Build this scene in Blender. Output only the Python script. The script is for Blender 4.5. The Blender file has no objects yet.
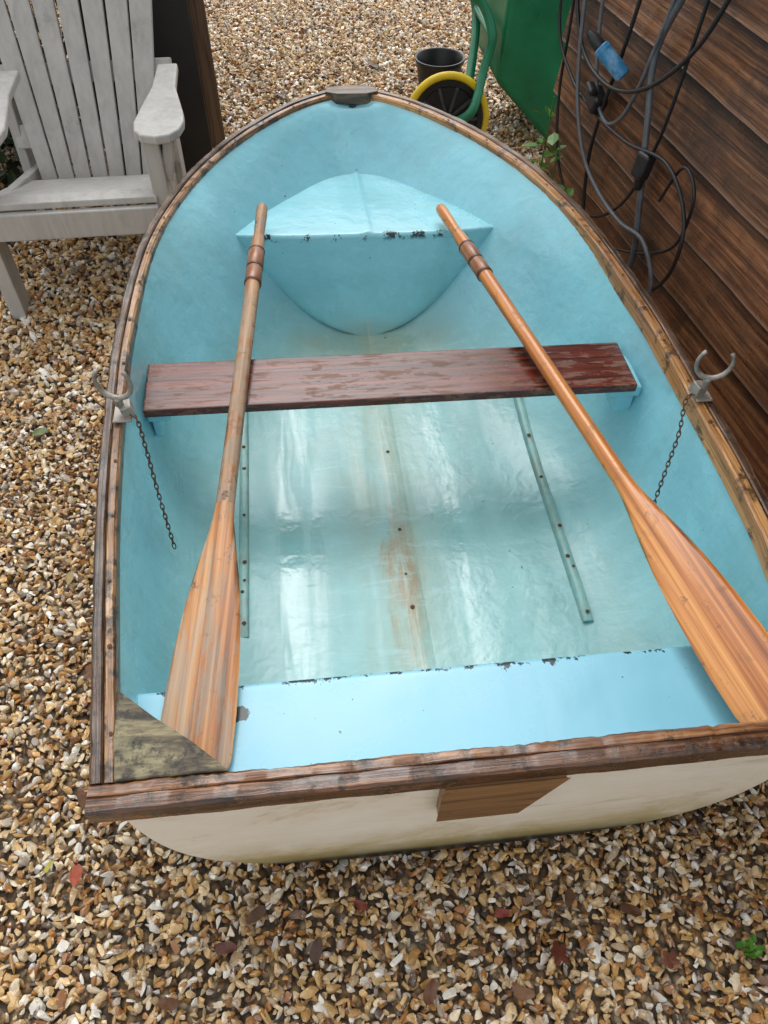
import bpy, bmesh, math, random
import numpy as np
from mathutils import Vector, Matrix, Quaternion
random.seed(4); rng=np.random.default_rng(7)
scene=bpy.context.scene
col=scene.collection
R=math.radians

# ---------------------------------------------------------------- helpers
def link(o,parent=None):
    col.objects.link(o)
    if parent is not None: o.parent=parent
    return o
def mesh_obj(name,verts,faces,mat=None,smooth=False,parent=None,uvs=None,mats=None,midx=None):
    me=bpy.data.meshes.new(name)
    me.from_pydata([tuple(v) for v in verts],[],[tuple(f) for f in faces])
    if mats:
        for m in mats: me.materials.append(m)
    elif mat: me.materials.append(mat)
    if midx is not None: me.polygons.foreach_set("material_index",midx)
    if uvs is not None:
        l=me.uv_layers.new(name="UVMap")
        for lp in me.loops: l.data[lp.index].uv=uvs[lp.vertex_index]
    me.polygons.foreach_set("use_smooth",[smooth]*len(me.polygons))
    me.update()
    o=bpy.data.objects.new(name,me)
    return link(o,parent)
def empty(name,loc=(0,0,0),label=None,category=None,group=None,rot=(0,0,0)):
    o=bpy.data.objects.new(name,None); o.empty_display_size=.1
    o.location=loc; o.rotation_euler=rot
    link(o); tag(o,label,category,group); return o
def tag(o,label=None,category=None,group=None,kind=None):
    if label:o["label"]=label
    if category:o["category"]=category
    if group:o["group"]=group
    if kind:o["kind"]=kind
    return o
def bevel(o,w=.004,seg=2,angle=40):
    m=o.modifiers.new("b",'BEVEL'); m.width=w; m.segments=seg; m.limit_method='ANGLE'; m.angle_limit=R(angle); return o
def autosmooth(o,deg=35):
    me=o.data
    me.polygons.foreach_set("use_smooth",[True]*len(me.polygons))
    bm=bmesh.new(); bm.from_mesh(me)
    for e in bm.edges:
        if len(e.link_faces)==2 and e.calc_face_angle(0)>R(deg): e.smooth=False
    bm.to_mesh(me); bm.free(); return o
def box_geo(sx,sy,sz,M=Matrix.Identity(4),nx=1):
    vs=[];fs=[]
    for x in(-.5,.5):
        for y in(-.5,.5):
            for z in(-.5,.5): vs.append(M@Vector((x*sx,y*sy,z*sz)))
    fs=[(0,1,3,2),(4,6,7,5),(0,4,5,1),(2,3,7,6),(0,2,6,4),(1,5,7,3)]
    return vs,fs
def joined(parts):
    V=[];F=[]
    for vs,fs in parts:
        b=len(V); V+=list(vs); F+=[tuple(i+b for i in f) for f in fs]
    return V,F
def TR(x,y,z,rx=0,ry=0,rz=0):
    return Matrix.Translation((x,y,z))@Matrix.Rotation(rz,4,'Z')@Matrix.Rotation(ry,4,'Y')@Matrix.Rotation(rx,4,'X')
def catmull(pts,n=8,closed=False):
    P=[Vector(p) for p in pts]; out=[]
    N=len(P)
    rngk=range(N) if closed else range(N-1)
    for i in rngk:
        if closed: p0,p1,p2,p3=P[(i-1)%N],P[i],P[(i+1)%N],P[(i+2)%N]
        else: p0,p1,p2,p3=P[max(i-1,0)],P[i],P[i+1],P[min(i+2,N-1)]
        for k in range(n):
            t=k/n
            out.append(.5*((2*p1)+(p2-p0)*t+(2*p0-5*p1+4*p2-p3)*t*t+(3*p1-p0-3*p2+p3)*t**3))
    if not closed: out.append(P[-1])
    return out
def tube_geo(path,r,res=8,closed=False,cap=True):
    P=[Vector(p) for p in path]; N=len(P); vs=[];fs=[]
    rr=r if hasattr(r,'__len__') else [r]*N
    up=None
    for i,p in enumerate(P):
        if closed: t=(P[(i+1)%N]-P[i-1])
        else: t=P[min(i+1,N-1)]-P[max(i-1,0)]
        if t.length<1e-9:t=Vector((0,0,1))
        t.normalize()
        if up is None:
            up=Vector((0,0,1)) if abs(t.z)<.9 else Vector((1,0,0))
        a=(up-t*up.dot(t)); a.normalize(); b=t.cross(a); up=a
        for k in range(res):
            th=2*math.pi*k/res
            vs.append(p+(a*math.cos(th)+b*math.sin(th))*rr[i])
    M=N if closed else N-1
    for i in range(M):
        for k in range(res):
            j=(i+1)%N
            fs.append((i*res+k,i*res+(k+1)%res,j*res+(k+1)%res,j*res+k))
    if cap and not closed:
        fs.append(tuple(range(res))[::-1]); fs.append(tuple((N-1)*res+k for k in range(res)))
    return vs,fs
def tube(name,path,r,mat,parent=None,res=8,closed=False):
    v,f=tube_geo(path,r,res,closed); return autosmooth(mesh_obj(name,v,f,mat,True,parent),50)
def lathe_geo(prof,n=32,M=Matrix.Identity(4)):
    vs=[];fs=[]
    for r,z in prof:
        for k in range(n):
            a=2*math.pi*k/n; vs.append(M@Vector((r*math.cos(a),r*math.sin(a),z)))
    for i in range(len(prof)-1):
        for k in range(n):
            fs.append((i*n+k,i*n+(k+1)%n,(i+1)*n+(k+1)%n,(i+1)*n+k))
    return vs,fs

# ---------------------------------------------------------------- materials
class NT:
    def __init__(s,name):
        s.m=bpy.data.materials.new(name); s.m.use_nodes=True
        s.t=s.m.node_tree; s.b=s.t.nodes["Principled BSDF"]; s.o=s.t.nodes["Material Output"]
    def n(s,typ,**kw):
        nd=s.t.nodes.new(typ)
        for k,v in kw.items():
            setattr(nd,k,v)
        return nd
    def l(s,a,b): s.t.links.new(a,b)
    def coord(s,which='Object',scale=(1,1,1),rot=(0,0,0),loc=(0,0,0)):
        c=s.n('ShaderNodeTexCoord'); m=s.n('ShaderNodeMapping')
        m.inputs['Scale'].default_value=scale; m.inputs['Rotation'].default_value=rot; m.inputs['Location'].default_value=loc
        s.l(c.outputs[which],m.inputs['Vector']); return m.outputs[0]
    def noise(s,vec,scale=5,detail=4,rough=.5,dist=0):
        n=s.n('ShaderNodeTexNoise'); n.inputs['Scale'].default_value=scale; n.inputs['Detail'].default_value=detail
        n.inputs['Roughness'].default_value=rough; n.inputs['Distortion'].default_value=dist
        s.l(vec,n.inputs['Vector']); return n.outputs[0]
    def ramp(s,fac,stops,interp='LINEAR'):
        r=s.n('ShaderNodeValToRGB'); cr=r.color_ramp; cr.interpolation=interp
        while len(cr.elements)<len(stops): cr.elements.new(.5)
        for e,(p,c) in zip(cr.elements,stops):
            e.position=p
            if not hasattr(c,'__len__'): c=(c,c,c)
            e.color=(*c,1)
        s.l(fac,r.inputs[0]); return r.outputs[0]
    def mix(s,fac,a,b,blend='MIX'):
        m=s.n('ShaderNodeMix'); m.data_type='RGBA'; m.blend_type=blend
        for i,v in ((0,fac),(6,a),(7,b)):
            if isinstance(v,bpy.types.NodeSocket): s.l(v,m.inputs[i])
            else: m.inputs[i].default_value=(v if i==0 else (*v,1))
        return m.outputs[2]
    def math(s,op,a,b=None,c=None,clamp=False):
        m=s.n('ShaderNodeMath'); m.operation=op; m.use_clamp=clamp
        for i,v in enumerate((a,b,c)):
            if v is None: continue
            if isinstance(v,bpy.types.NodeSocket): s.l(v,m.inputs[i])
            else: m.inputs[i].default_value=v
        return m.outputs[0]
    def mrange(s,v,a,b,c=0,d=1):
        m=s.n('ShaderNodeMapRange'); s.l(v,m.inputs[0])
        for i,x in enumerate((a,b,c,d)): m.inputs[i+1].default_value=x
        return m.outputs[0]
    def sep(s,vec):
        x=s.n('ShaderNodeSeparateXYZ'); s.l(vec,x.inputs[0]); return x.outputs
    def bump(s,h,strength=.3,dist=.01,prev=None):
        b=s.n('ShaderNodeBump'); b.inputs['Strength'].default_value=strength; b.inputs['Distance'].default_value=dist
        s.l(h,b.inputs['Height'])
        if prev: s.l(prev,b.inputs['Normal'])
        return b.outputs[0]
    def set(s,k,v):
        i=s.b.inputs[k]
        if isinstance(v,bpy.types.NodeSocket): s.l(v,i)
        elif hasattr(v,'__len__') and len(v)==3: i.default_value=(*v,1)
        else: i.default_value=v
def plain(name,c,rough=.5,metal=0,noise=.25,nscale=12,bump=.1,bscale=60,dirt=None,dirtamt=.5):
    m=NT(name); v=m.coord()
    n=m.noise(v,nscale,5,.6)
    lo=tuple(x*(1-noise) for x in c); hi=tuple(min(1,x*(1+noise*.6)) for x in c)
    c1=m.ramp(n,[(.3,lo),(.7,hi)])
    if dirt:
        d=m.noise(v,nscale*.6,6,.7); dm=m.ramp(d,[(.5,0),(.72,dirtamt)])
        c1=m.mix(dm,c1,dirt)
    m.set('Base Color',c1); m.set('Metallic',metal)
    m.set('Roughness',m.mrange(n,.3,.7,rough*.8,min(1,rough*1.25)))
    m.set('Normal',m.bump(m.noise(v,bscale,3),bump,.003))
    return m.m
def wood(name,dark,mid,light,coord='Object',stretch=(100,4,100),rough=.45,weather=None,wamt=(.5,.7),wscale=4,bump=.4,coat=0,blacks=None,inner=None,bdist=.0012,blackc=(.012,.009,.007),wstretch=None):
    """grain = fine streaks + broader figure; inner = second palette used where UV.y>1"""
    m=NT(name); v=m.coord(coord,stretch)
    base=m.coord(coord)
    g=m.noise(v,1.0,4,.6,.4)
    g2=m.noise(v,.22,3,.6,1.2)
    gg=m.mix(.55,g,g2)
    c=m.ramp(gg,[(.36,dark),(.49,mid),(.62,light)])
    if inner:
        ci=m.ramp(gg,[(.36,inner[0]),(.49,inner[1]),(.62,inner[2])])
        s=m.sep(base); c=m.mix(m.mrange(s[1],.9,1.1),c,ci)
    h=gg
    if weather:
        w=m.noise(m.coord(coord,wstretch) if wstretch else base,wscale,6,.7,.3); wm=m.ramp(w,[(wamt[0],0),(wamt[1],1)])
        wm2=m.math('MULTIPLY',wm,m.ramp(gg,[(.3,1),(.65,.45)]))
        wc=m.ramp(gg,[(.38,tuple(x*.45 for x in weather)),(.6,weather)])
        c=m.mix(wm2,c,wc)
        m.set('Roughness',m.mrange(wm,0,1,rough,.75))
    else: m.set('Roughness',m.mrange(gg,.3,.7,rough*1.2,rough*.8))
    if blacks:
        bn=m.noise(base,blacks[0],5,.75); bm_=m.ramp(bn,[(blacks[1],0),(blacks[1]+.10,.85)])
        c=m.mix(bm_,c,blackc)
        h=m.mix(m.math('MULTIPLY',bm_,.3),h,(.2,.2,.2))
    m.set('Base Color',c)
    m.set('Coat Weight',coat); m.set('Coat Roughness',.2)
    m.set('Normal',m.bump(h,bump,bdist))
    return m.m

# hull interior paint
def interior(name,edge_y=None,side=(.29,.65,.75),floor=(.25,.50,.50),seat=False,chip=.54):
    m=NT(name); v=m.coord(); s=m.sep(v)
    n1=m.noise(v,3.5,5,.6,.4)
    sv=m.coord(scale=(14,1.3,6)); n2=m.noise(sv,1,4,.6,.3)
    if seat:
        c=m.ramp(n1,[(.3,tuple(x*.86 for x in side)),(.7,side)])
    else:
        zf=m.mrange(s[2],.06,.22)
        zf=m.math('ADD',zf,m.mrange(n1,.3,.7,-.12,.12),clamp=True)
        cs=m.ramp(n1,[(.3,tuple(x*.86 for x in side)),(.7,tuple(x*1.06 for x in side))])
        cf=m.ramp(m.mix(.35,n1,n2),[(.36,tuple(x*.86 for x in floor)),(.64,tuple(x*1.12 for x in floor))])
        c=m.mix(zf,cf,cs)
        ax=m.math('ABSOLUTE',s[0])
        low=m.math('SUBTRACT',1,m.mrange(s[2],.06,.12),clamp=True)
        n3=m.noise(m.coord(scale=(60,3,6)),1,4,.7,.5)
        n4=m.noise(m.coord(scale=(9,3.2,6)),1,5,.7,.8)
        n5=m.noise(m.coord(scale=(40,9,6)),1,5,.75,.5)
        xs=m.math('ADD',s[0],m.mrange(n4,.3,.7,-.035,.035)); axs=m.math('ABSOLUTE',xs)
        band2=m.math('SUBTRACT',1,m.mrange(axs,.0,.15),clamp=True)
        st2=m.math('MULTIPLY',m.math('MULTIPLY',band2,low),m.ramp(m.mix(.5,n2,n4),[(.40,.1),(.60,.70)]))
        c=m.mix(st2,c,(.31,.34,.21))
        band=m.math('SUBTRACT',1,m.mrange(ax,.004,.024),clamp=True)
        st=m.math('MULTIPLY',m.math('MULTIPLY',band,low),m.ramp(n3,[(.46,.0),(.62,.7)]))
        c=m.mix(st,c,(.58,.62,.53))
        dx=m.math('MULTIPLY',m.math('ADD',xs,.008),1/.036); dy=m.math('MULTIPLY',m.math('SUBTRACT',s[1],.60),1/.21)
        d=m.math('ADD',m.math('MULTIPLY',dx,dx),m.math('MULTIPLY',dy,dy))
        rr=m.math('MULTIPLY',m.math('MULTIPLY',m.mrange(d,1.5,.0),low),m.ramp(n5,[(.38,.15),(.58,1)]))
        c=m.mix(m.math('MULTIPLY',rr,.85),c,(.28,.17,.06))
        dy2=m.math('ABSOLUTE',m.math('SUBTRACT',s[1],1.43)); t2=m.math('MULTIPLY',m.math('MULTIPLY',m.mrange(dy2,.10,.0),low),m.ramp(n1,[(.4,.15),(.65,.8)]))
        c=m.mix(t2,c,(.36,.37,.21))
        gr=m.noise(m.coord(scale=(3,9,1.2)),1,5,.7); gm=m.ramp(gr,[(.50,0),(.72,.34)])
        c=m.mix(gm,c,(.26,.44,.40))
        br=m.noise(m.coord(scale=(7,30,20)),1,5,.75,.6); c=m.mix(m.ramp(br,[(.52,0),(.68,.28)]),c,(.42,.70,.74))
        c=m.mix(m.ramp(br,[(.30,.25),(.44,0)]),c,(.17,.40,.43))
    sp=m.noise(v,62,2,.5); spm=m.ramp(sp,[(.765,0),(.78,.85)])
    c=m.mix(spm,c,(.08,.09,.07))
    if edge_y is not None:
        zt0=.350 if not seat else .30
        e=m.math('ABSOLUTE',m.math('SUBTRACT',s[1],edge_y)); em=m.mrange(e,.026,.008)
        zt=m.mrange(s[2],zt0-.022,zt0-.010)
        cn=m.noise(m.coord(scale=(1,.8,.8)),24,5,.75)
        cn=m.math('ADD',cn,m.math('MULTIPLY',m.math('SUBTRACT',em,1),.18))
        cm=m.math('MULTIPLY',zt,m.ramp(cn,[(chip,0),(chip+.012,1)]))
        if seat:
            ca=m.math('SUBTRACT',s[0],-.343); cb=m.math('SUBTRACT',s[1],.178)
            dd=m.math('SQRT',m.math('ADD',m.math('MULTIPLY',ca,ca),m.math('MULTIPLY',cb,cb)))
            dd=m.math('ADD',dd,m.mrange(cn,.3,.7,-.008,.008))
            cm=m.math('MAXIMUM',cm,m.mrange(dd,.0085,.0070))
        c=m.mix(cm,c,(.010,.028,.036))
    m.set('Base Color',c)
    if seat:
        m.set('Roughness',m.ramp(n1,[(.35,.18),(.65,.42)]))
    else:
        nw=m.noise(m.coord(scale=(26,2.2,8)),1,4,.6,.4)
        xw=m.math('ADD',s[0],m.mrange(nw,.3,.7,-.03,.03))
        w1=m.mrange(m.math('ABSOLUTE',m.math('ADD',xw,.235)),.050,.020)
        w2=m.mrange(m.math('ABSOLUTE',m.math('SUBTRACT',xw,.135)),.045,.016)
        wet=m.math('MAXIMUM',w1,w2)
        wet=m.math('MULTIPLY',wet,m.ramp(nw,[(.38,.10),(.56,1)]))
        wet=m.math('MULTIPLY',wet,m.math('SUBTRACT',1,m.mrange(s[2],.05,.09),clamp=True))
        hi=m.mrange(s[2],.08,.20)
        ro=m.mix(hi,m.ramp(n2,[(.42,.28),(.58,.44)]),m.ramp(n1,[(.40,.14),(.60,.30)]))
        m.set('Roughness',m.mix(wet,ro,(.14,.14,.14)))
        m.set('Coat Weight',m.math('MULTIPLY',wet,.32)); m.set('Coat Roughness',.09)
    m.set('Specular IOR Level',.5)
    b=m.bump(m.noise(v,110,2,.6),.16 if not seat else .05,.002)
    if not seat:
        b=m.bump(m.noise(v,26,2,.55,.3),.38,.006,b)
    b=m.bump(m.noise(m.coord(scale=(12,3,9)),1,2,.5),.30 if not seat else .22,.006,b)
    m.set('Normal',b)
    if not seat:
        m.l(m.bump(m.noise(m.coord(scale=(16,4,9)),1,2,.5),.35,.005),m.b.inputs['Coat Normal'])
    return m.m
M_in=interior("blue_painted_interior")
M_bow=interior("blue_painted_bow",edge_y=1.54,side=(.28,.63,.72),floor=(.30,.63,.68),chip=.535)
M_seat=interior("blue_painted_seat",edge_y=.236,side=(.27,.60,.74),seat=True,chip=.520)
M_run=plain("aqua_runner_paint",(.24,.45,.42),.35,0,.25,20,.2,60,(.28,.20,.11),.5)
M_out=NT("cream_hull_paint")
_v=M_out.coord(); _s=M_out.sep(_v)
_n=M_out.noise(M_out.coord(scale=(4,4,9)),1,7,.75,.4)
_c=M_out.ramp(_n,[(.30,(.60,.49,.31)),(.44,(.86,.79,.65)),(.7,(.93,.89,.80))])
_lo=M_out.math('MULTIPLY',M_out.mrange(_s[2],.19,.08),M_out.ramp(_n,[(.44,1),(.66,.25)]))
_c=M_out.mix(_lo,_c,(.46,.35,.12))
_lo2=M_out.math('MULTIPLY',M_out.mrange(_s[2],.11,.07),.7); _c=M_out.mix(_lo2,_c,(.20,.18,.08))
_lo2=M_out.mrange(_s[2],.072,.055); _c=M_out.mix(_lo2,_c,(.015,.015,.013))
_sc=M_out.noise(M_out.coord(scale=(3,3,40)),1,4,.8); _c=M_out.mix(M_out.ramp(_sc,[(.60,0),(.72,.5)]),_c,(.34,.27,.18))
M_out.set('Base Color',_c); M_out.set('Roughness',.4); M_out.set('Normal',M_out.bump(_n,.10,.003)); M_out=M_out.m

M_gun=wood("weathered_gunwale_wood",(.010,.007,.005),(.060,.030,.016),(.20,.110,.055),'UV',(9,260,1),.30,(.32,.19,.09),(.57,.66),20,1,.2,(20,.49),inner=((.07,.032,.012),(.25,.12,.045),(.46,.26,.11)),bdist=.0022)
M_gunR=wood("brown_gunwale_wood",(.014,.008,.005),(.085,.040,.019),(.24,.125,.058),'UV',(9,260,1),.30,(.38,.22,.10),(.58,.67),16,1,.2,(20,.53),inner=((.12,.048,.014),(.38,.17,.05),(.58,.31,.11)),bdist=.0022)
M_rail=wood("wet_transom_rail_wood",(.012,.006,.004),(.085,.032,.013),(.26,.115,.046),'UV',(9,240,1),.24,(.44,.23,.10),(.56,.65),18,1,.3,(18,.51),inner=((.03,.012,.005),(.15,.060,.024),(.36,.17,.065)),bdist=.0022)
M_cap=wood("brown_bow_joint_wood",(.020,.011,.007),(.09,.052,.03),(.24,.15,.09),'Object',(8,170,60),.38,(.26,.20,.14),(.54,.68),18,1,.1,(30,.55),bdist=.002)
M_knee=wood("mouldy_knee_wood",(.018,.014,.010),(.095,.072,.038),(.26,.22,.12),'Object',(30,140,30),.6,(.34,.32,.19),(.46,.60),16,1,0,(24,.49),bdist=.002)
M_thw=wood("red_varnished_thwart",(.022,.004,.002),(.090,.014,.007),(.19,.035,.016),'Object',(5,170,60),.26,(.26,.14,.09),(.53,.58),1,.6,.2,(26,.60),wstretch=(14,60,40))
M_pad=wood("varnished_pad",(.10,.045,.018),(.21,.105,.04),(.32,.17,.065),'Object',(6,60,160),.38,(.3,.25,.15),(.6,.75),8,.4,.15,(20,.62))
M_oarR=wood("orange_varnished_oar",(.19,.050,.009),(.50,.165,.030),(.74,.34,.095),'Object',(120,2.2,40),.30,(.34,.18,.07),(.56,.66),12,.45,.2,(28,.60),blackc=(.07,.028,.012))
M_oarL=wood("worn_oar_wood",(.10,.042,.018),(.31,.135,.052),(.52,.30,.14),'Object',(110,3,60),.42,(.46,.37,.27),(.45,.54),12,.6,.05,(22,.57),blackc=(.06,.035,.02))
M_bladeL=wood("worn_orange_blade",(.15,.050,.016),(.43,.165,.045),(.62,.33,.13),'Object',(120,2.2,40),.42,(.52,.44,.35),(.46,.54),1,.7,.0,(20,.59),blackc=(.08,.045,.025),wstretch=(34,5,20))
M_slv=wood("dark_oar_sleeve",(.08,.024,.008),(.23,.075,.022),(.40,.16,.055),'Object',(100,6,100),.32,(.36,.26,.16),(.54,.68),16,.6,.2,(22,.6))
M_band=plain("brown_band",(.075,.030,.014),.45,0,.5,50,.3,90)
M_galv=plain("galvanised_metal",(.38,.36,.32),.55,.5,.4,40,.4,80,(.15,.09,.05),.7)
M_rust=plain("rusty_chain_metal",(.13,.07,.04),.65,.3,.4,60,.3,120,(.20,.065,.022),.9)
M_screw=plain("rusty_screw",(.10,.045,.025),.7,.3,.4,60)
M_chair=wood("grey_painted_chair_wood",(.37,.36,.34),(.43,.42,.395),(.48,.47,.44),'Object',(60,60,6),.5,(.33,.32,.28),(.56,.74),7,.15)
M_green=plain("green_barrow_paint",(.008,.17,.070),.33,0,.25,7,.1,40,(.02,.08,.045),.5)
M_greenT=plain("green_frame_paint",(.010,.19,.09),.35,0,.3,14,.1,40,(.05,.05,.03),.5)
M_yel=plain("yellow_tyre_rubber",(.80,.56,.012),.5,0,.12,15,.1,60,(.35,.25,.05),.4)
M_blk=plain("black_plastic",(.008,.008,.009),.42,0,.4,12,.1,60,(.03,.028,.022),.4)
M_spoke=plain("dark_grey_spoke",(.05,.05,.052),.45,.2,.4,30,.1,60,(.09,.06,.03),.6)
M_blkb=plain("black_panel_sheet",(.010,.011,.013),.45,0,.4,5,.15,20,(.03,.03,.03),.5)
M_hose=plain("grey_hose",(.12,.13,.145),.38,0,.3,30,.1,80)
M_cab=plain("black_cable",(.016,.016,.018),.4,0,.3,30,.1,80)
M_bottle=plain("blue_bottle_plastic",(.05,.26,.50),.3,0,.2,30,.1,40,(.5,.62,.70),.6)
M_post=wood("brown_post_wood",(.035,.02,.012),(.10,.06,.037),(.19,.12,.075),'Object',(90,90,4),.6,(.14,.10,.07),(.5,.7),5,.6)
def fence_mat():
    m=NT("dark_stained_fence_wood")
    a=m.n('ShaderNodeAttribute'); a.attribute_name="board"
    v=m.coord('UV',(2.6,90,1)); off=m.n('ShaderNodeVectorMath'); off.operation='ADD'; m.l(v,off.inputs[0])
    sc=m.n('ShaderNodeVectorMath'); sc.operation='SCALE'; m.l(a.outputs['Color'],sc.inputs[0]); sc.inputs[3].default_value=37
    m.l(sc.outputs[0],off.inputs[1])
    g=m.noise(off.outputs[0],1,5,.75,.5); g2=m.noise(off.outputs[0],.25,4,.7,1.8); g=m.mix(.45,g,g2)
    w=m.n('ShaderNodeTexNoise'); w.inputs['Scale'].default_value=3.5; w.inputs['Detail'].default_value=6; w.inputs['Roughness'].default_value=.75
    ad=m.n('ShaderNodeVectorMath'); ad.operation='ADD'; m.l(m.coord('UV'),ad.inputs[0]); m.l(sc.outputs[0],ad.inputs[1]); m.l(ad.outputs[0],w.inputs['Vector'])
    c1=m.ramp(g,[(.38,(.018,.008,.005)),(.49,(.110,.048,.024)),(.61,(.27,.135,.070))])
    c2=m.ramp(g,[(.38,(.034,.012,.006)),(.49,(.20,.076,.032)),(.61,(.44,.20,.085))])
    s=m.sep(a.outputs['Color'])
    c=m.mix(s[0],c1,c2)
    c=m.mix(m.ramp(w.outputs[0],[(.47,0),(.62,.72)]),c,(.026,.015,.011))
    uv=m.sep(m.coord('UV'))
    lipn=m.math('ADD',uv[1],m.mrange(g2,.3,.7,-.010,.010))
    c=m.mix(m.math('MULTIPLY',m.mrange(lipn,.124,.150),.95),c,(.004,.003,.003))  # shade beneath the overlapping board above, painted into the colour
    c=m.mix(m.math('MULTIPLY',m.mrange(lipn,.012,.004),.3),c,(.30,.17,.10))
    m.set('Base Color',c); m.set('Roughness',m.ramp(w.outputs[0],[(.4,.26),(.6,.5)])); m.set('Normal',m.bump(g,1,.004))
    return m.m
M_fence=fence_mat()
def leaf_mat(name,c1,c2,rough=.4):
    m=NT(name); a=m.n('ShaderNodeAttribute'); a.attribute_name="tint"; s=m.sep(a.outputs['Color'])
    n=m.noise(m.coord(),60,3)
    c=m.mix(m.math('ADD',m.math('MULTIPLY',s[0],.7),m.math('MULTIPLY',n,.3)),c1,c2)
    m.set('Base Color',c); m.set('Roughness',rough); return m.m
M_leaf=leaf_mat("dark_hedge_leaf",(.006,.014,.005),(.030,.06,.018))
M_plant=leaf_mat("fresh_green_leaf",(.035,.12,.012),(.10,.26,.03))
def gravel_mats():
    m=NT("flint_gravel_stone")
    a=m.n('ShaderNodeAttribute'); a.attribute_name="stone"
    v=m.coord(); n=m.noise(v,80,4,.65,.4)
    c=m.mix(m.ramp(n,[(.42,.0),(.64,.5)]),a.outputs['Color'],m.mix(.6,a.outputs['Color'],(.24,.10,.03)))
    c=m.mix(m.ramp(n,[(.32,.65),(.42,0)]),c,(.82,.73,.58))
    m.set('Base Color',c); m.set('Roughness',m.ramp(n,[(.3,.12),(.7,.34)])); m.set('Specular IOR Level',.65)
    m.set('Normal',m.bump(n,.35,.003))
    g=NT("gravel_bed")
    v=g.coord(); vo=g.n('ShaderNodeTexVoronoi'); vo.inputs['Scale'].default_value=60; g.l(v,vo.inputs['Vector'])
    s=g.sep(vo.outputs['Color'])
    c=g.ramp(s[0],[(0,(.11,.07,.035)),(.3,(.27,.16,.07)),(.6,(.40,.27,.14)),(.85,(.50,.40,.25)),(1,(.60,.53,.42))],'CONSTANT')
    dm=g.ramp(vo.outputs['Distance'],[(.3,1.0),(.62,.25)])
    c=g.mix(1,c,dm,'MULTIPLY'); c=g.mix(.2,c,(.09,.055,.03))
    g.set('Base Color',c); g.set('Roughness',.6)
    g.set('Normal',g.bump(g.math('SUBTRACT',1,vo.outputs['Distance']),.8,.012))
    return m.m,g.m
M_stone,M_bed=gravel_mats()

# ---------------------------------------------------------------- camera
cam_d=bpy.data.cameras.new("camera"); cam=bpy.data.objects.new("camera",cam_d); link(cam)
cam_d.sensor_fit='VERTICAL'; cam_d.sensor_height=24; cam_d.lens=24*773/1024
cam_d.clip_start=.02; cam_d.clip_end=500
cam.location=(-.1985,-.400,1.485); cam.rotation_euler=(R(40),0,R(-6.5))
scene.camera=cam

# ---------------------------------------------------------------- world / sun
w=bpy.data.worlds.new("World"); scene.world=w; w.use_nodes=True
nt=w.node_tree; bg=nt.nodes['Background']
sky=nt.nodes.new('ShaderNodeTexSky'); sky.sky_type='NISHITA'; sky.sun_disc=False
SUN_EL=56; SUN_AZ=4
sky.sun_elevation=R(SUN_EL); sky.sun_rotation=R(SUN_AZ); sky.air_density=1.6; sky.dust_density=3; sky.ozone_density=1
hs=nt.nodes.new('ShaderNodeHueSaturation'); hs.inputs['Saturation'].default_value=.12; hs.inputs['Value'].default_value=1.65
nt.links.new(sky.outputs[0],hs.inputs['Color']); nt.links.new(hs.outputs[0],bg.inputs[0]); bg.inputs[1].default_value=.15
sd=bpy.data.lights.new("sun",'SUN'); sd.energy=.50; sd.angle=R(36); sd.color=(1,.985,.96)
sun=bpy.data.objects.new("sun",sd); link(sun)
d=Vector((math.sin(R(SUN_AZ))*math.cos(R(SUN_EL)),math.cos(R(SUN_AZ))*math.cos(R(SUN_EL)),math.sin(R(SUN_EL))))
sun.rotation_euler=(-d).to_track_quat('-Z','Y').to_euler(); sun.location=d*10
scene.view_settings.view_transform='Standard'; scene.view_settings.look='None'; scene.view_settings.exposure=0

# ---------------------------------------------------------------- ground
g=mesh_obj("ground",[(-120,-120,0),(120,-120,0),(120,120,0),(-120,120,0)],[(0,1,2,3)],M_bed); tag(g,kind="structure")

# ---------------------------------------------------------------- boat geometry
HEEL=R(1.8)
BX=-.033
boat=empty("rowing_boat",(BX,0,0),"small blue and cream rowing dinghy resting on gravel","boat",rot=(0,HEEL,0))
plan=[(.533,0),(.552,.18),(.57,.35),(.588,.56),(.600,.82),(.601,1.04),(.575,1.34),(.505,1.58),(.393,1.79),(.243,1.965),(.11,2.06),(0,2.095)]
pc=catmull([(x,y,0) for x,y in plan]+[(-.11,2.06,0)],12)
pc=[p for p in pc if p.x>=-1e-6]
def widen(y): return float(np.interp(y,[0,.2,.38,.56,.75,.95,1.15,1.35],[.095,.115,.115,.090,.060,.040,.018,0]))
def warp(V): return [((v[0]*(1+widen(v[1])) if v[0]>0 else v[0]),v[1],v[2]) for v in V]
def offset_curve(pc,dd):
    out=[]
    for i,p in enumerate(pc):
        a=pc[max(i-1,0)]; b=pc[min(i+1,len(pc)-1)]
        t=(b-a).normalized(); n=Vector((-t.y,t.x,0))
        if i==len(pc)-1: n=Vector((0,-1,0))
        out.append(p+n*dd)
    return out
def zg(y): return .42+.10*(max(y,0)/2.1)**2
def zf(y): return .045+.315*(max(0,(y-1.32)/.60))**2.2
inn=offset_curve(pc,.034); outc=offset_curve(pc,.024)
def a_of(curve,y):
    ys=[p.y for p in curve]; xs=[max(p.x,0) for p in curve]
    return float(np.interp(y,ys,xs,right=0))
def nn(y): return 5.0-2.3*min(1,max(0,(y-.9)/.60))
def fl(y): return float(np.interp(y,[0,.9,1.25,1.45,1.54,1.8,2.1],[.07,.07,.20,.38,.48,.60,.5]))
def fg(y): return float(np.interp(y,[0,.9,1.54],[1,1,.70]))
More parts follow.
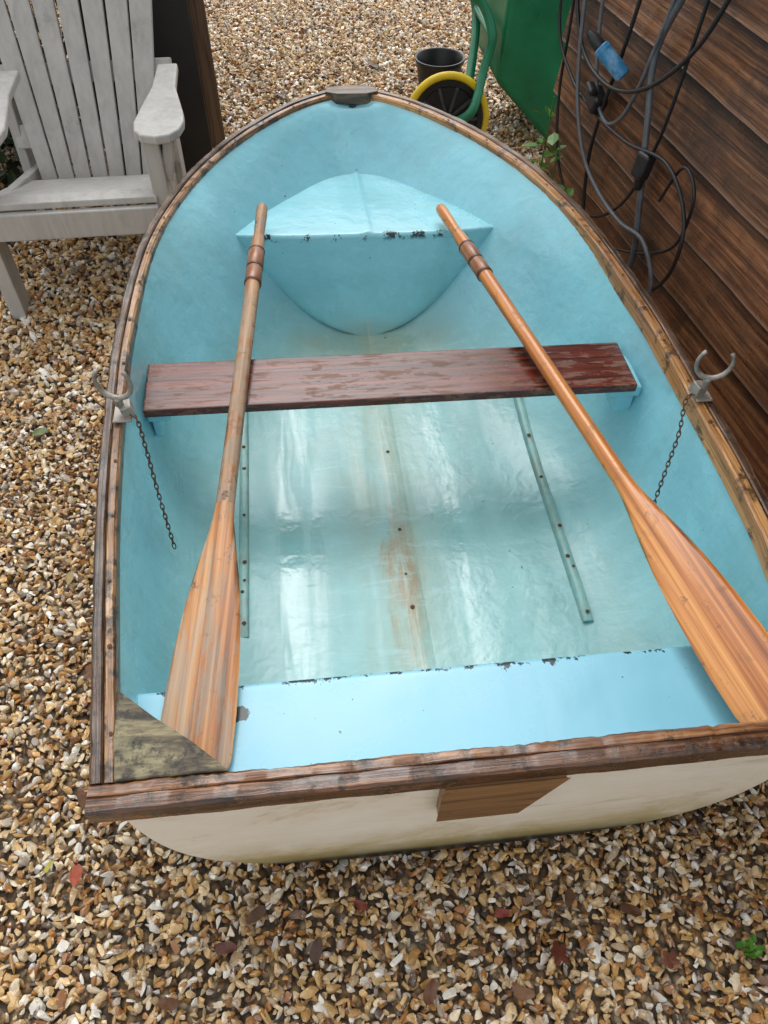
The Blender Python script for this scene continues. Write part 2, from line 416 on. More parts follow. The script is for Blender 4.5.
def sec(a,y,top,bot,M=26,xf=0):
    n=nn(y)-(1.4*max(0,1-y/.3) if xf else 0); f=fl(y)+(xf*max(0,1-y/.4)); gq=fg(y); pts=[]
    for k in range(-M,M+1):
        th=abs(k)/M*math.pi/2
        d=math.cos(th)**(2/n) if k not in(-M,M) else 0
        x=a*math.sin(th)**(2/n)*(1-f*d**gq)
        pts.append(((x if k>0 else -x),y,top-(top-bot)*d))
    return pts
def inner_x(y,z):
    a=a_of(inn,y); top=zg(y)-.012; d=min(.9999,max(0,(top-z)/(top-zf(y)))); n=nn(y)
    return a*(1-fl(y)*d**fg(y))*(1-d**n)**(1/n)
def shell(curve,y0,y1,zoff,flip,closecap,ns=80,xf=0):
    V=[];F=[];rows=[]
    ys=[y0+(y1-y0)*(1-(1-i/ns)**1.6) for i in range(ns+1)]
    for y in ys:
        a=max(a_of(curve,y),.0015)
        pts=sec(a,y,zg(y)-.012,min(zf(y),zg(y)-.03)+zoff,xf=xf)
        rows.append(len(V)); V+=pts
    W=len(pts)
    for i in range(ns):
        for k in range(W-1):
            f=(rows[i]+k,rows[i]+k+1,rows[i+1]+k+1,rows[i+1]+k)
            F.append(f[::-1] if flip else f)
    if closecap:
        c=len(V); V.append((0,y0,.2))
        for k in range(W-1):
            f=(c,k,k+1); F.append(f if not flip else f[::-1])
        F.append((c,W-1,0) if not flip else (c,0,W-1))
    return V,F
yi=max(p.y for p in inn)-.002; yo=max(p.y for p in outc)-.002
Vi,Fi=shell(inn,.030,yi,0,False,True)
Vo,Fo=shell(outc,.012,yo,-.008,True,True,xf=.03)
V,F=joined([(Vi,Fi),(Vo,Fo)])
hull=mesh_obj("hull",warp(V),F,smooth=True,parent=boat,mats=[M_in,M_out],midx=[0]*len(Fi)+[1]*len(Fo))
autosmooth(hull,50)

Y0=.0375
def rail(name,curve,side,mat,w=.038,h=.035,y0=Y0,hin=.030):
    prof=[(0,-h),(0,-.004),(.004,0),(.0165,0),(.019,-.0025),(.0192,-.007),(.0205,-.007),(.0208,-.004),(.023,-.0015),(w-.004,-.001),(w,-.005),(w,-hin),(.017,-hin),(.016,-h)]
    C=[p for p in curve if p.y>=y0]; C=[Vector((float(np.interp(y0,[q.y for q in curve],[q.x for q in curve])),y0,0))]+C
    C2=[]
    for i in range(len(C)-1):
        L=(C[i+1]-C[i]).length; k=max(1,int(L/.008))
        for j in range(k): C2.append(C[i].lerp(C[i+1],j/k))
    C2.append(C[-1]); C=C2
    V=[];F=[];UV=[];L=0; sites=[]; nxt=.06
    rr=random.Random(side+5)
    nick=[rr.gauss(0,1) for _ in range(len(C)*2)]
    for i,p in enumerate(C):
        if i: L+=(C[i]-C[i-1]).length
        a=C[max(i-3,0)]; b=C[min(i+3,len(C)-1)]; t=(b-a).normalized(); n=Vector((-t.y,t.x,0))
        if i==len(C)-1: n=Vector((0,-1,0))
        if i==0: n=Vector((-1,0,0))
        acc=0
        wear=.0004*nick[i]+.0007*nick[i//4+len(C)]
        for j,(o,dz) in enumerate(prof):
            edge=1 if j in(1,2,9,10) else .2
            q=p+n*(o+(abs(wear)*edge if j in(1,2) else -abs(wear)*edge if j in(9,10) else 0))
            wob=.0005*math.sin(L*23+j)+.0003*math.sin(L*61+2*j)-abs(wear)*edge*.8
            V.append((side*max(q.x,0) if i<len(C)-1 else 0,q.y,zg(q.y)+dz+wob))
            if j: acc+=math.hypot(prof[j][0]-prof[j-1][0],prof[j][1]-prof[j-1][1])
            UV.append((L+ (5 if side>0 else 0),acc+ (3 if o>.0195 else 0)))
        if L>nxt and i<len(C)-8:
            nxt=L+rr.uniform(.11,.15)
            q=p+n*(.0205+(w-.0205)*.5+rr.uniform(-.002,.002)); sites.append((side*q.x,q.y,zg(q.y)+.0003))
    m=len(prof)
    for i in range(len(C)-1):
        for j in range(m):
            f=(i*m+j,i*m+(j+1)%m,(i+1)*m+(j+1)%m,(i+1)*m+j); F.append(f if side>0 else f[::-1])
    F.append(tuple(range(m)) if side<0 else tuple(range(m))[::-1])
    mi=[0]*len(F)
    for (x,y,z) in sites:
        b=len(V); r=rr.uniform(.0028,.0040)
        for k in range(10): V.append((x+r*math.cos(k*.6283),y+r*math.sin(k*.6283),z)); UV.append((0,0))
        V.append((x,y,z+.0008)); UV.append((0,0))
        for k in range(10): F.append((b+k,b+(k+1)%10,b+10)); mi.append(1)
    o=mesh_obj(name,warp(V),F,None,True,boat,uvs=UV,mats=[mat,M_screw],midx=mi); autosmooth(o,30); return o
gl=rail("gunwale",pc,-1,M_gun); gr=rail("gunwale",pc,1,M_gunR,w=.042,hin=.042)
prof=[(-.004,-.038),(-.005,-.004),(-.001,0),(.015,.0005),(.0175,-.001),(.0178,-.003),(.019,-.003),(.0195,-.001),(.021,0),(.033,0),(.037,-.004),(.037,-.034),(.011,-.034),(.011,-.038)]
V=[];F=[];UV=[];N=140;m=len(prof)
for i in range(N+1):
    x=-.536+1.072*i/N; acc=0
    wear=abs(random.gauss(0,.0007))
    for j,(y,dz) in enumerate(prof):
        wob=.0005*math.sin(x*21+j)+.0004*math.sin(x*57+j*2)
        e_=1 if j in(1,2,9,10) else .25
        V.append((x,y+wob*.7+(wear*e_ if j in(1,2) else -wear*e_),.4205+dz+wob-wear*e_))
        if j: acc+=math.hypot(prof[j][0]-prof[j-1][0],prof[j][1]-prof[j-1][1])
        UV.append((x,acc+(2 if y>.0185 else 0)))
for i in range(N):
    for j in range(m): F.append((i*m+j,(i+1)*m+j,(i+1)*m+(j+1)%m,i*m+(j+1)%m))
F.append(tuple(range(m))); F.append(tuple(N*m+j for j in range(m))[::-1])
tr=mesh_obj("transom_rail",warp(V),F,M_rail,True,boat,uvs=UV); autosmooth(tr,30)
def prism(name,poly,z0,z1,mat,parent,bev=.003):
    n=len(poly); V=[(x,y,z0) for x,y in poly]+[(x,y,z1) for x,y in poly]
    F=[tuple(range(n))[::-1],tuple(range(n,2*n))]+[(i,(i+1)%n,n+(i+1)%n,n+i) for i in range(n)]
    o=mesh_obj(name,V,F,mat,False,parent); 
    if bev: bevel(o,bev)
    return o
prism("corner_knee",[(-.512,.0385),(-.345,.0385),(-.40,.088),(-.455,.130),(-.513,.180)],.392,.417,M_knee,boat)
top=[p for p in pc if p.x<.080]
poly=[(p.x*1.01,p.y+.0015) for p in top]; polyL=[(-x,y) for x,y in poly[::-1]][1:]
prism("breasthook",[(.080,2.050)]+poly+polyL+[(-.080,2.050),(-.045,2.034),(.045,2.034)],zg(2.07)-.026,zg(2.1)+.0015,M_cap,boat,.0015)
V,F=joined([box_geo(.022,.005,.016,TR(0,2.031,.482)),box_geo(.007,.008,.030,TR(0,2.028,.470))])
o=mesh_obj("bow_fitting",V,F,M_cab,False,boat); bevel(o,.002)
pts=[(-.045,.386),(.135,.386),(.080,.262),(-.045,.262)]
V=[(x,-.010,z) for x,z in pts]+[(x,.014,z) for x,z in pts]
o=mesh_obj("transom_pad",V,[(0,3,2,1)[::-1],(4,5,6,7)[::-1]]+[(i,(i+1)%4,4+(i+1)%4,4+i) for i in range(4)],M_pad,False,boat); bevel(o,.003)
def tank(name,y0,y1,ztop,mat,face_dir,rnd=.012,rake=0,fil=0):
    V=[];F=[]
    ny=24; nx=60
    path=[]
    sg=1 if face_dir>0 else -1
    zb=.043 if fil else zf(y1)-.005
    for i in range(ny+1): path.append((y0+(y1-sg*rnd-y0)*i/ny,ztop,0))
    for k in range(1,10):
        a=k/9*math.pi/2; path.append((y1-sg*rnd+sg*rnd*math.sin(a),ztop-rnd+rnd*math.cos(a),k/9))
    for i in range(1,29):
        t=i/28; path.append((y1+sg*(rake*t+fil*t**4),ztop-rnd-(ztop-rnd-zb)*t,1))
    for (y,z,fw) in path:
        for k in range(nx+1):
            u=-1+2*k/nx
            if fil:
                near=1 if y<y1+rnd+.001 else 0
                yy=y+ .030*abs(u)**4*(1 if near else max(0,1-(y-y1-rnd)/.12))
                hx=max(inner_x(yy,max(z,zf(yy)+.0005))+.006,.002)
                crease=.006*math.exp(-(u*hx/.010)**2)*(1-fw)
                dip=-.010*(1-fw)*min(1,max(0,(y-y1)/.25))
                V.append((hx*u,yy,z-.008*abs(u)**8*(1-fw)+crease+dip))
            else:
                hx=max(inner_x(y,max(z,zf(y)+.0005))+.006,.002)
                V.append((hx*u,y,z))
    for i in range(len(path)-1):
        for k in range(nx):
            f=(i*(nx+1)+k,i*(nx+1)+k+1,(i+1)*(nx+1)+k+1,(i+1)*(nx+1)+k)
            F.append(f if face_dir>0 else f[::-1])
    return autosmooth(mesh_obj(name,warp(V),F,mat,True,boat),60)
tank("stern_seat",.032,.236,.300,M_seat,1)
tank("bow_seat",1.905,1.54,.350,M_bow,-1,.012,.055,.02)
V,F=box_geo(1.10,.158,.022,TR(0,.953,.334)); th=mesh_obj("thwart",V,F,M_thw,False,boat); bevel(th,.004,3)
for s in(-1,1):
    q=.025 if s>0 else 0
    V,F=joined([box_geo(.05+q,.12,.03,TR(s*.525+q/2,.953,.306)),box_geo(.018+q,.10,.06,TR(s*.535+q/2,.953,.265))]); o=mesh_obj("thwart_bracket",V,F,M_in,False,boat); bevel(o,.006,3)
def runner(x,y0,y1,wd,h,mat,name,screws,prof=None):
    V=[];F=[];mi=[];N=30
    for i in range(N+1):
        y=y0+(y1-y0)*i/N; e=min(1,min(i,N-i)/1.5)
        d=1.0
        for _ in range(60):
            zz=zg(y)-.012-(zg(y)-.012-zf(y))*d
            if inner_x(y,zz)>=abs(x)+.001: break
            d-=.004
        zb=zz
        for (ox,oz) in prof or ((-.5,-.006),(-.42,h*.7*e),(-.3,h*e),(.3,h*e),(.42,h*.7*e),(.5,-.006)):
            V.append((x+ox*wd,y,zb+oz))
    for i in range(N):
        for j in range(5): F.append((i*6+j,i*6+j+1,(i+1)*6+j+1,(i+1)*6+j)[::-1]); mi.append(0)
    F.append((0,1,2,3,4,5)); mi.append(0); F.append(tuple(N*6+j for j in range(6))[::-1]); mi.append(0)
    for sy in screws:
        i=int(round((sy-y0)/(y1-y0)*N)); zt=V[i*6+2][2]
        b=len(V); r=random.uniform(.003,.0055); ox=random.uniform(-.003,.003)
        for k in range(10): V.append((x+ox+r*math.cos(k*.628),sy+r*math.sin(k*.628),zt+.0012))
        V.append((x+ox,sy,zt+.0025))
        for k in range(10): F.append((b+k,b+(k+1)%10,b+10)); mi.append(1)
    o=mesh_obj(name,V,F,smooth=True,parent=boat,mats=[mat,M_screw],midx=mi); autosmooth(o,70); return o
runner(-.365,.47,1.25,.024,.009,M_run,"floor_runner",[.50,.58,.61,.66,.80,.95,1.02])
runner(.375,.44,1.22,.024,.009,M_run,"floor_runner",[.46,.58,.61,.70,.86,1.0])
runner(0,.242,1.36,.095,.002,M_in,"keelson",[.52,.61,.74,1.0],prof=((-.5,-.003),(-.32,.0001),(-.12,.0024),(.12,.0024),(.32,.0001),(.5,-.003)))

# rowlocks
def rowlock(x,y,side,rotz,link_path,sc=1.0):
    z=zg(y)
    e=bpy.data.objects.new("rowlock",None); e.empty_display_size=.03; link(e,boat); e.location=(x,y,z)
    V,F=joined([box_geo(.036,.050,.005,TR(-side*.002,0,.004)),box_geo(.022,.028,.026,TR(-side*.012,0,.016,0,side*.2,.15)),lathe_geo([(0,.026),(.0085,.026),(.0085,.042),(.006,.046),(0,.046)],14)])
    o=mesh_obj("rowlock_socket",V,F,M_galv,False,e); bevel(o,.003,3)
    P=[]
    for k in range(21):
        a=R(-222)+R(264)*k/20
        P.append(Vector((0,.034*sc*math.cos(a),.083+.038*sc*math.sin(a))))
    P=[Matrix.Rotation(rotz,4,'Z')@p for p in P]
    rr=[.0034+.0022*math.sin(math.pi*k/20) for k in range(21)]
    rr[0]=rr[-1]=.0046
    V1,F1=tube_geo(P,rr,8)
    V2,F2=lathe_geo([(.0045,.02),(.0045,.050)],10)
    o=mesh_obj("rowlock_horn",*joined([(V1,F1),(V2,F2)]),M_galv,True,e)
    path=catmull(link_path,20); L=[0]
    for i in range(1,len(path)): L.append(L[-1]+(path[i]-path[i-1]).length)
    step=.0115; n=int(L[-1]/step); parts=[]
    for k in range(n):
        s=k*step; i=min(max(1,int(np.searchsorted(L,s+1e-6))),len(path)-1)
        p=path[i-1].lerp(path[i],(s-L[i-1])/max(1e-6,L[i]-L[i-1])); t=(path[i]-path[i-1]).normalized()
        q=t.to_track_quat('Z','X').to_matrix().to_4x4()@Matrix.Rotation((k%2)*math.pi/2+.4*random.random(),4,'Z')
        ring=[]
        for a in range(12):
            th=a/12*2*math.pi; ring.append(Vector((.0036*math.cos(th),0,.0080*math.sin(th))))
        ring=[Matrix.Translation(p)@q@r for r in ring]
        parts.append(tube_geo(ring,.0013,6,True))
    V,F=joined(parts); o=mesh_obj("rowlock_chain",V,F,M_rust,True,e)
    return e
rowlock(-.560,.765,-1,R(-102),[(.012,-.01,.012),(.028,-.015,.002),(.034,-.03,-.06),(.044,-.07,-.15),(.062,-.130,-.275)],1.0)
rowlock(.612,.735,1,R(75),[(-.012,-.01,.012),(-.038,-.015,.002),(-.046,-.05,-.06),(-.060,-.08,-.14),(-.080,-.12,-.22)],1.0)

# ---------------------------------------------------------------- oars
def oar(blade_end,handle,roll,matS,matB,label):
    A=Vector(blade_end); B=Vector(handle); L=(B-A).length
    y=(B-A).normalized(); z=Vector((0,0,1)); z=(z-y*z.dot(y)).normalized(); x=y.cross(z)
    M=Matrix((x,y,z)).transposed().to_4x4(); M=Matrix.Translation(A)@M@Matrix.Rotation(roll,4,'Y')
    e=empty("rowing_oar",label=label,category="oar",group="pair of wooden oars"); e.matrix_world=M
    def loft(name,sts,mat,n=20,exp=2.0):
        V=[];F=[]
        for (yy,hw,ht,ex) in sts:
            for k in range(n):
                a=2*math.pi*k/n; c,s=math.cos(a),math.sin(a)
                V.append((math.copysign(abs(c)**(2/ex),c)*hw,yy,math.copysign(abs(s)**(2/ex),s)*ht))
        for i in range(len(sts)-1):
            for k in range(n): F.append((i*n+k,(i+1)*n+k,(i+1)*n+(k+1)%n,i*n+(k+1)%n))
        F.append(tuple(range(n))); F.append(tuple((len(sts)-1)*n+k for k in range(n))[::-1])
        o=mesh_obj(name,V,F,mat,True,e); autosmooth(o,50); return o
    bl=.52
    S=[(bl,.0185,.0165,2),(bl+.15,.0175,.017,2),(bl+.45,.017,.017,2),(L-.36,.018,.018,2),(L-.20,.018,.018,2),(L-.16,.0165,.0165,2),(L-.14,.013,.013,2),(L-.10,.0145,.0145,2),(L-.04,.0155,.0155,2),(L-.012,.0145,.0145,2),(L-.003,.010,.010,2),(L,.003,.003,2)]
    loft("shaft",S,matS)
    loft("sleeve",[(L-.345,.0185,.0185,2),(L-.34,.0208,.0208,2),(L-.285,.0208,.0208,2),(L-.283,.0195,.0195,2),(L-.277,.0195,.0195,2),(L-.275,.0208,.0208,2),(L-.21,.0208,.0208,2),(L-.205,.0185,.0185,2)],M_slv)
    for q in(.340,.280,.213):
        loft("sleeve_band",[(L-q-.003,.0190,.0190,2),(L-q-.002,.0212,.0212,2),(L-q+.004,.0212,.0212,2),(L-q+.005,.0190,.0190,2)],M_band)
    V=[];F=[]
    n=18
    ys=[0,.003,.008,.016,.03,.06,.10,.15,.22,.27,.31,.35,.38,.41,.44,.465,.485,.505,bl]
    def hw(t):
        return float(np.interp(t,[0,.003,.008,.016,.03,.10,.20,.30,.36,.41,.45,.485,bl],[.036,.045,.051,.056,.059,.060,.057,.049,.041,.033,.026,.0205,.0185]))
    for t in ys:
        W_=hw(t)
        et=float(np.interp(t,[0,.2,.35,.45,.50,bl],[.0032,.0048,.0060,.009,.0125,.0165]))
        ctr=float(np.interp(t,[0,.05,.20,.33,.42,bl],[.0033,.0050,.0060,.0080,.0120,.0165]))
        for top in(1,-1):
            for k in range(n+1):
                u=-1+2*k/n if top==1 else 1-2*k/n
                xx=u*W_
                c=math.sqrt(max(0,1-u*u))
                mixr=float(np.interp(t,[0,.34,.46,bl],[0,.0,.45,1]))
                flat=(et+(ctr-et)*math.exp(-(xx/.022)**2))*(1-abs(u)**10)**.5
                zz=flat*(1-mixr)+c*ctr*mixr
                V.append((xx,t,top*zz))
    m=2*(n+1)
    for i in range(len(ys)-1):
        for k in range(m): F.append((i*m+k,(i+1)*m+k,(i+1)*m+(k+1)%m,i*m+(k+1)%m))
    F.append(tuple(range(m)))
    o=mesh_obj("blade",V,F,matB,True,e); autosmooth(o,60)
    return e
oar((-.440,.076,.323),(-.301,1.610,.413),0,M_oarL,M_bladeL,"worn wooden oar with greyed varnish, lying across the thwart")
oar((.480,.055,.350),(.186,1.61,.380),R(-22),M_oarR,M_oarR,"orange varnished wooden oar lying across the thwart")

# ---------------------------------------------------------------- garden chair
chair=empty("garden_chair",(-.85,1.80,0),"pale grey slatted wooden garden armchair beside the boat","chair")
def part(name,parts,mat,parent,bev=.004):
    V,F=joined(parts); o=mesh_obj(name,V,F,mat,False,parent); 
    if bev: bevel(o,bev)
    return o
for s in(-1,1):
    part("front_leg",[box_geo(.045,.085,.53,TR(s*.262,.0,.265))],M_chair,chair)
    part("side_rail",[box_geo(.03,.68,.10,TR(s*.222,.30,.235,R(-14)))],M_chair,chair)
    pts=[(-.066,.02),(-.060,-.030),(-.040,-.062),(0,-.075),(.036,-.066),(.060,-.035),(.070,.01),(.068,.06),(.052,.15),(.034,.25),(.030,.42),(-.030,.42),(-.034,.25),(-.052,.13)]
    ax_=.285 if s>0 else -.185
    pts=[(x*(1 if s>0 else -1)+ax_,y) for x,y in pts]
    if s>0: pass
    else: pts=pts[::-1]
    n=len(pts); V=[(x,y,.535) for x,y in pts]+[(x,y,.56) for x,y in pts]
    F=[tuple(range(n))[::-1],tuple(range(n,2*n))]+[(i,(i+1)%n,n+(i+1)%n,n+i) for i in range(n)]
    o=mesh_obj("armrest",V,F,M_chair,False,chair); bevel(o,.006,3)
    part("arm_bracket",[box_geo(.03,.055,.12,TR(s*.298,0,.475,0,s*R(12),0))],M_chair,chair)
part("front_apron",[box_geo(.50,.022,.080,TR(0,-.056,.320))],M_chair,chair)
seat=[]
for i in range(6):
    yy=-.02+i*.068; seat.append(box_geo(.50,.06,.02,TR(0,yy,.372-(.0 if i==0 else (i)*.0235),R(-18 if i else -4))))
part("seat",seat,M_chair,chair,.004)
back=[]
nb=7
for i in range(nb):
    u=(i-(nb-1)/2)
    M=TR(u*.052,.37,.17)@Matrix.Rotation(R(-24),4,'X')@Matrix.Rotation(u*R(2.1),4,'Y')
    Ls=.88-.03*abs(u)**1.6
    V,F=box_geo(.046,.018,Ls,M@Matrix.Translation((0,0,Ls/2)))
    W=[]
    for k,v in enumerate(V):
        loc=M.inverted()@v
        if loc.z>Ls/2: loc.x*=1.60
        W.append(M@loc)
    back.append((W,F))
back.append(box_geo(.50,.022,.07,TR(0,.475,.34,R(-24))))
back.append(box_geo(.56,.03,.06,TR(0,.545,.50,R(-24))))
part("backrest",back,M_chair,chair,.003)
for s in(-1,1):
    part("back_leg",[box_geo(.03,.09,.50,TR(s*.245,.50,.25,R(-6)))],M_chair,chair)

# ---------------------------------------------------------------- panel + post + hedge
V,F=joined([box_geo(.38,.03,1.5,TR(0,0,.75)),box_geo(.38,.012,.05,TR(0,-.021,1.1)),box_geo(.05,.012,1.5,TR(-.165,-.021,.75))])
p=mesh_obj("panel",V,F,M_blkb); p.location=(-.70,2.56,0); p.rotation_euler=(R(-3),0,R(8)); bevel(p,.004); tag(p,"black upright sheet panel standing behind the garden chair","panel")
V,F=joined([box_geo(.06,.10,1.7,TR(0,0,.85)),box_geo(.03,.9,.14,TR(0.0,.50,.25)),box_geo(.03,.9,.14,TR(0,.50,.42)),box_geo(.03,.9,.14,TR(0,.50,.59)),box_geo(.03,.9,.14,TR(0,.50,.76))])
p=mesh_obj("gate_post",V,F,M_post); p.location=(-.52,2.90,0); p.rotation_euler=(0,0,R(12)); bevel(p,.006); tag(p,"weathered brown timber post with boards, standing on gravel","post")

def leaves(name,centers,size,mat,label,cat,stems=None):
    V=[];F=[];T=[]
    for c in centers:
        s=size*random.uniform(.6,1.3)
        q=Quaternion((random.gauss(0,1),random.gauss(0,1),random.gauss(0,1),random.gauss(0,1))).normalized()
        if name!="ivy_hedge":
            q=Quaternion((1,random.uniform(-.5,.3),random.uniform(-.4,.4),random.uniform(-1,1))).normalized()
        b=len(V); t=random.random()
        for (x,y,z) in((0,0,0),(.34,.3,.06),(.30,.65,.05),(0,1,-.05),(-.30,.65,.05),(-.34,.3,.06),(0,.5,-.04)):
            V.append(Vector(c)+q@Vector((x*s,y*s,z*s))); T.append(t)
        for k in range(6): F.append((b+6,b+k,b+(k+1)%6))
    if stems:
        for st in stems:
            v,f=tube_geo(catmull(st,5),.0025 if name!="ivy_hedge" else .01,5); b=len(V); V+=v; F+=[tuple(i+b for i in ff) for ff in f]; T+=[.3]*len(v)
    o=mesh_obj(name,V,F,mat,False)
    at=o.data.attributes.new("tint",'FLOAT_COLOR','POINT'); at.data.foreach_set("color",[x for t in T for x in(t,t,t,1)])
    tag(o,label,cat); return o
cs=[]
for i in range(7000):
    x=random.uniform(-2.3,-.78); y=random.gauss(3.0,.16)+.15*math.sin(x*7); z=random.uniform(0,1.5)
    y+=.12*math.sin(z*9+x*5)
    cs.append((x,y,z))
for i in range(1200):
    cs.append((random.uniform(-2.2,-1.2),random.uniform(1.9,3.0),abs(random.gauss(0,.10))))
leaves("ivy_hedge",cs,.05,M_leaf,"dark evergreen ivy hedge behind the garden chair","hedge",stems=[[(-1.0-.25*k,3.05,0),(-1.05-.25*k,3.1,.7),(-1.0-.25*k,3.05,1.4)] for k in range(5)])

# ---------------------------------------------------------------- fence
def fence():
    th=math.atan2(.118,1); Ln=3.2
    V=[];F=[];UV=[];C=[]
    nb=12; hgt=.165
    for i in range(nb):
        z0=.05+i*hgt; t0=.036; t1=.008
        c=((.9,.35,.75,.2,.6,.4,.85,.3)[i%8]*.9+.1*random.random(),random.random(),random.random())
        segs=40
        b=len(V)
        ph=random.random()*9
        for k in range(segs+1):
            u=Ln*k/segs
            wv=.004*math.sin(u*3+ph)+.002*math.sin(u*11+ph)+random.gauss(0,.0008)
            for (xx,zz,vv) in((0,z0+wv,-.02),(-t0,z0+wv,.0),(-t0+.002,z0+.004+wv,.005),(-t1-.0,z0+hgt+.012,.177),(0,z0+hgt+.012,.20)):
                V.append((xx,u,zz)); UV.append((u+i*1.7,vv)); C.append(c)
        for k in range(segs):
            for j in range(4): F.append((b+k*5+j,b+(k+1)*5+j,b+(k+1)*5+j+1,b+k*5+j+1)[::-1])
        F.append(tuple(b+j for j in range(5))); F.append(tuple(b+segs*5+j for j in range(5))[::-1])
    for u in(.06,1.5,3.16):
        v,f=box_geo(.07,.07,2.10,TR(.045,u,1.05)); b=len(V); V+=v; F+=[tuple(i+b for i in q) for q in f]; UV+=[(p.z,.05) for p in v]; C+=[(.2,.2,.2)]*8
    v,f=box_geo(.03,Ln,.09,TR(0.0,Ln/2,.03)); b=len(V); V+=v; F+=[tuple(i+b for i in q) for q in f]; UV+=[(p.y,p.z*.5) for p in v]; C+=[(.1,.4,.2)]*8
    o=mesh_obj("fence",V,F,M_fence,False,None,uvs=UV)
    at=o.data.attributes.new("board",'FLOAT_COLOR','POINT'); at.data.foreach_set("color",[x for c in C for x in(*c,1)])
    o.location=(1.105,-.85,0); o.rotation_euler=(0,0,th)
    tag(o,"dark brown stained horizontal board fence beside the boat","fence"); return o
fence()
def FX(y): return 1.105-.118*(y+.85)
def onf(y,z,off=.055): return (FX(y)-off-.0,y,z)
def onp(L,off=.055,j=.008): return catmull([onf(y,z,off+random.uniform(0,j)) for y,z in L],10)
tA=tube("garden_hose",onp([(1.56,1.10),(1.62,.90),(1.70,.72),(1.66,.56),(1.60,.38),(1.56,.20),(1.62,.10),(1.8,.07)],.050),.0090,M_hose,res=10)
tag(tA,"thick grey hose hanging down the dark fence","hose")
tB=tube("electric_cable",onp([(2.30,1.0),(2.30,.62),(2.15,.50),(1.95,.47),(1.72,.48),(1.50,.52),(1.36,.44),(1.34,.30),(1.44,.16),(1.56,.07)],.062),.0055,M_cab,res=8)
tag(tB,"black electric cable looped loosely along the dark fence","cable")
tE=tube("electric_cable",onp([(1.80,1.10),(1.83,.85),(1.86,.68),(1.91,.50),(1.94,.34),(1.90,.18),(1.84,.06)],.054),.0060,M_cab,res=8)
tag(tE,"black electric cable hanging down to the gravel by the fence","cable")
tF=tube("electric_cable",onp([(2.16,1.0),(2.20,.75),(2.08,.60),(1.88,.57),(1.68,.64),(1.50,.80),(1.40,1.0)],.066),.0060,M_cab,res=8)
tag(tF,"black electric cable slung in a loop on the fence","cable")
tG=tube("electric_cable",onp([(1.50,.42),(1.44,.54),(1.36,.50),(1.38,.36),(1.50,.26),(1.66,.18),(1.80,.12)],.050),.0045,M_cab,res=8)
tag(tG,"thin black electric cable trailing from a plug by the fence","cable")
tH=tube("electric_cable",onp([(2.25,1.0),(2.22,.66),(2.22,.42),(2.14,.24),(2.00,.15),(1.82,.20),(1.66,.34),(1.58,.55),(1.54,.80),(1.52,1.0)],.056),.0050,M_cab,res=8)
tag(tH,"black electric cable drooping near the foot of the fence","cable")
tJ=tube("electric_cable",onp([(2.16,1.05),(2.14,.82),(2.10,.62),(2.04,.46),(1.94,.34),(1.80,.29),(1.64,.28),(1.50,.30),(1.40,.22),(1.42,.10)],.070),.0065,M_hose,res=8)
tag(tJ,"grey electric cable sweeping down the fence to the ground","cable")
loop=[]
for k in range(18):
    a=k/18*2*math.pi; rr=.30+.04*math.sin(k*.9)
    loop.append(onf(1.86+rr*.72*math.sin(a),.88+rr*1.20*math.cos(a),.056+.008*math.sin(a*.5)))
tC=tube("coiled_cable",catmull(loop,6),.0060,M_hose,res=8); tag(tC,"grey cable coil hung on the dark fence","cable")
V,F=joined([box_geo(.036,.050,.068,TR(0,0,0,0,.2,.3)),lathe_geo([(0,-.07),(.012,-.07),(.014,-.03),(.014,.0)],12)])
p=mesh_obj("cable_plug",V,F,M_cab); p.location=onf(1.60,.47,.07); bevel(p,.010,3); tag(p,"black rubber plug on a cable against the fence","plug")
V,F=joined([box_geo(.045,.08,.05,TR(0,0,0,.3,.2,.1)),box_geo(.03,.05,.02,TR(-.02,0,.032,.3,.2,.1))])
p=mesh_obj("junction_box",V,F,M_cab); p.location=onf(1.96,.50,.06); bevel(p,.01,3); tag(p,"small black junction box fixed to the fence","box")
bt=empty("cable_connector",onf(1.86,.645,.09),"blue and black plastic cable connector wedged among cables","connector",rot=(R(-48),R(-34),R(20)))
V,F=lathe_geo([(0,-.055),(.019,-.055),(.022,-.048),(.022,.030),(.0235,.030),(.0235,.042),(.019,.046),(0,.046)],24)
autosmooth(mesh_obj("connector_body",V,F,M_bottle,True,bt),40)
V,F=lathe_geo([(.0,.047),(.017,.047),(.018,.052),(.016,.078),(.008,.098),(0,.098)],20); autosmooth(mesh_obj("connector_cap",V,F,M_cab,True,bt),40)
for (y,z0,h) in((2.18,.05,.42),(2.08,.05,.32),(1.98,.03,.22)):
    x=FX(y)-.11
    st=[[(x,y,0),(x+.01,y,.5*h),(x+.02,y+.01,h)]]; cs=[]
    for k in range(12):
        zz=h*(.25+.75*random.random()); cs.append((x+random.uniform(-.012,.016),y+random.uniform(-.01,.01),zz))
    leaves("wild_plant",cs,.055,M_plant,"fresh green weed growing at the foot of the fence","plant",stems=st)
x=FX(1.42)-.10
cs=[(x+random.uniform(-.012,.012),1.42+random.uniform(-.012,.012),.03+random.random()*.14) for k in range(12)]
leaves("wild_plant",cs,.036,M_plant,"low green weed growing between boat and fence","plant",stems=[[(x,1.42,0),(x,1.425,.16)]])

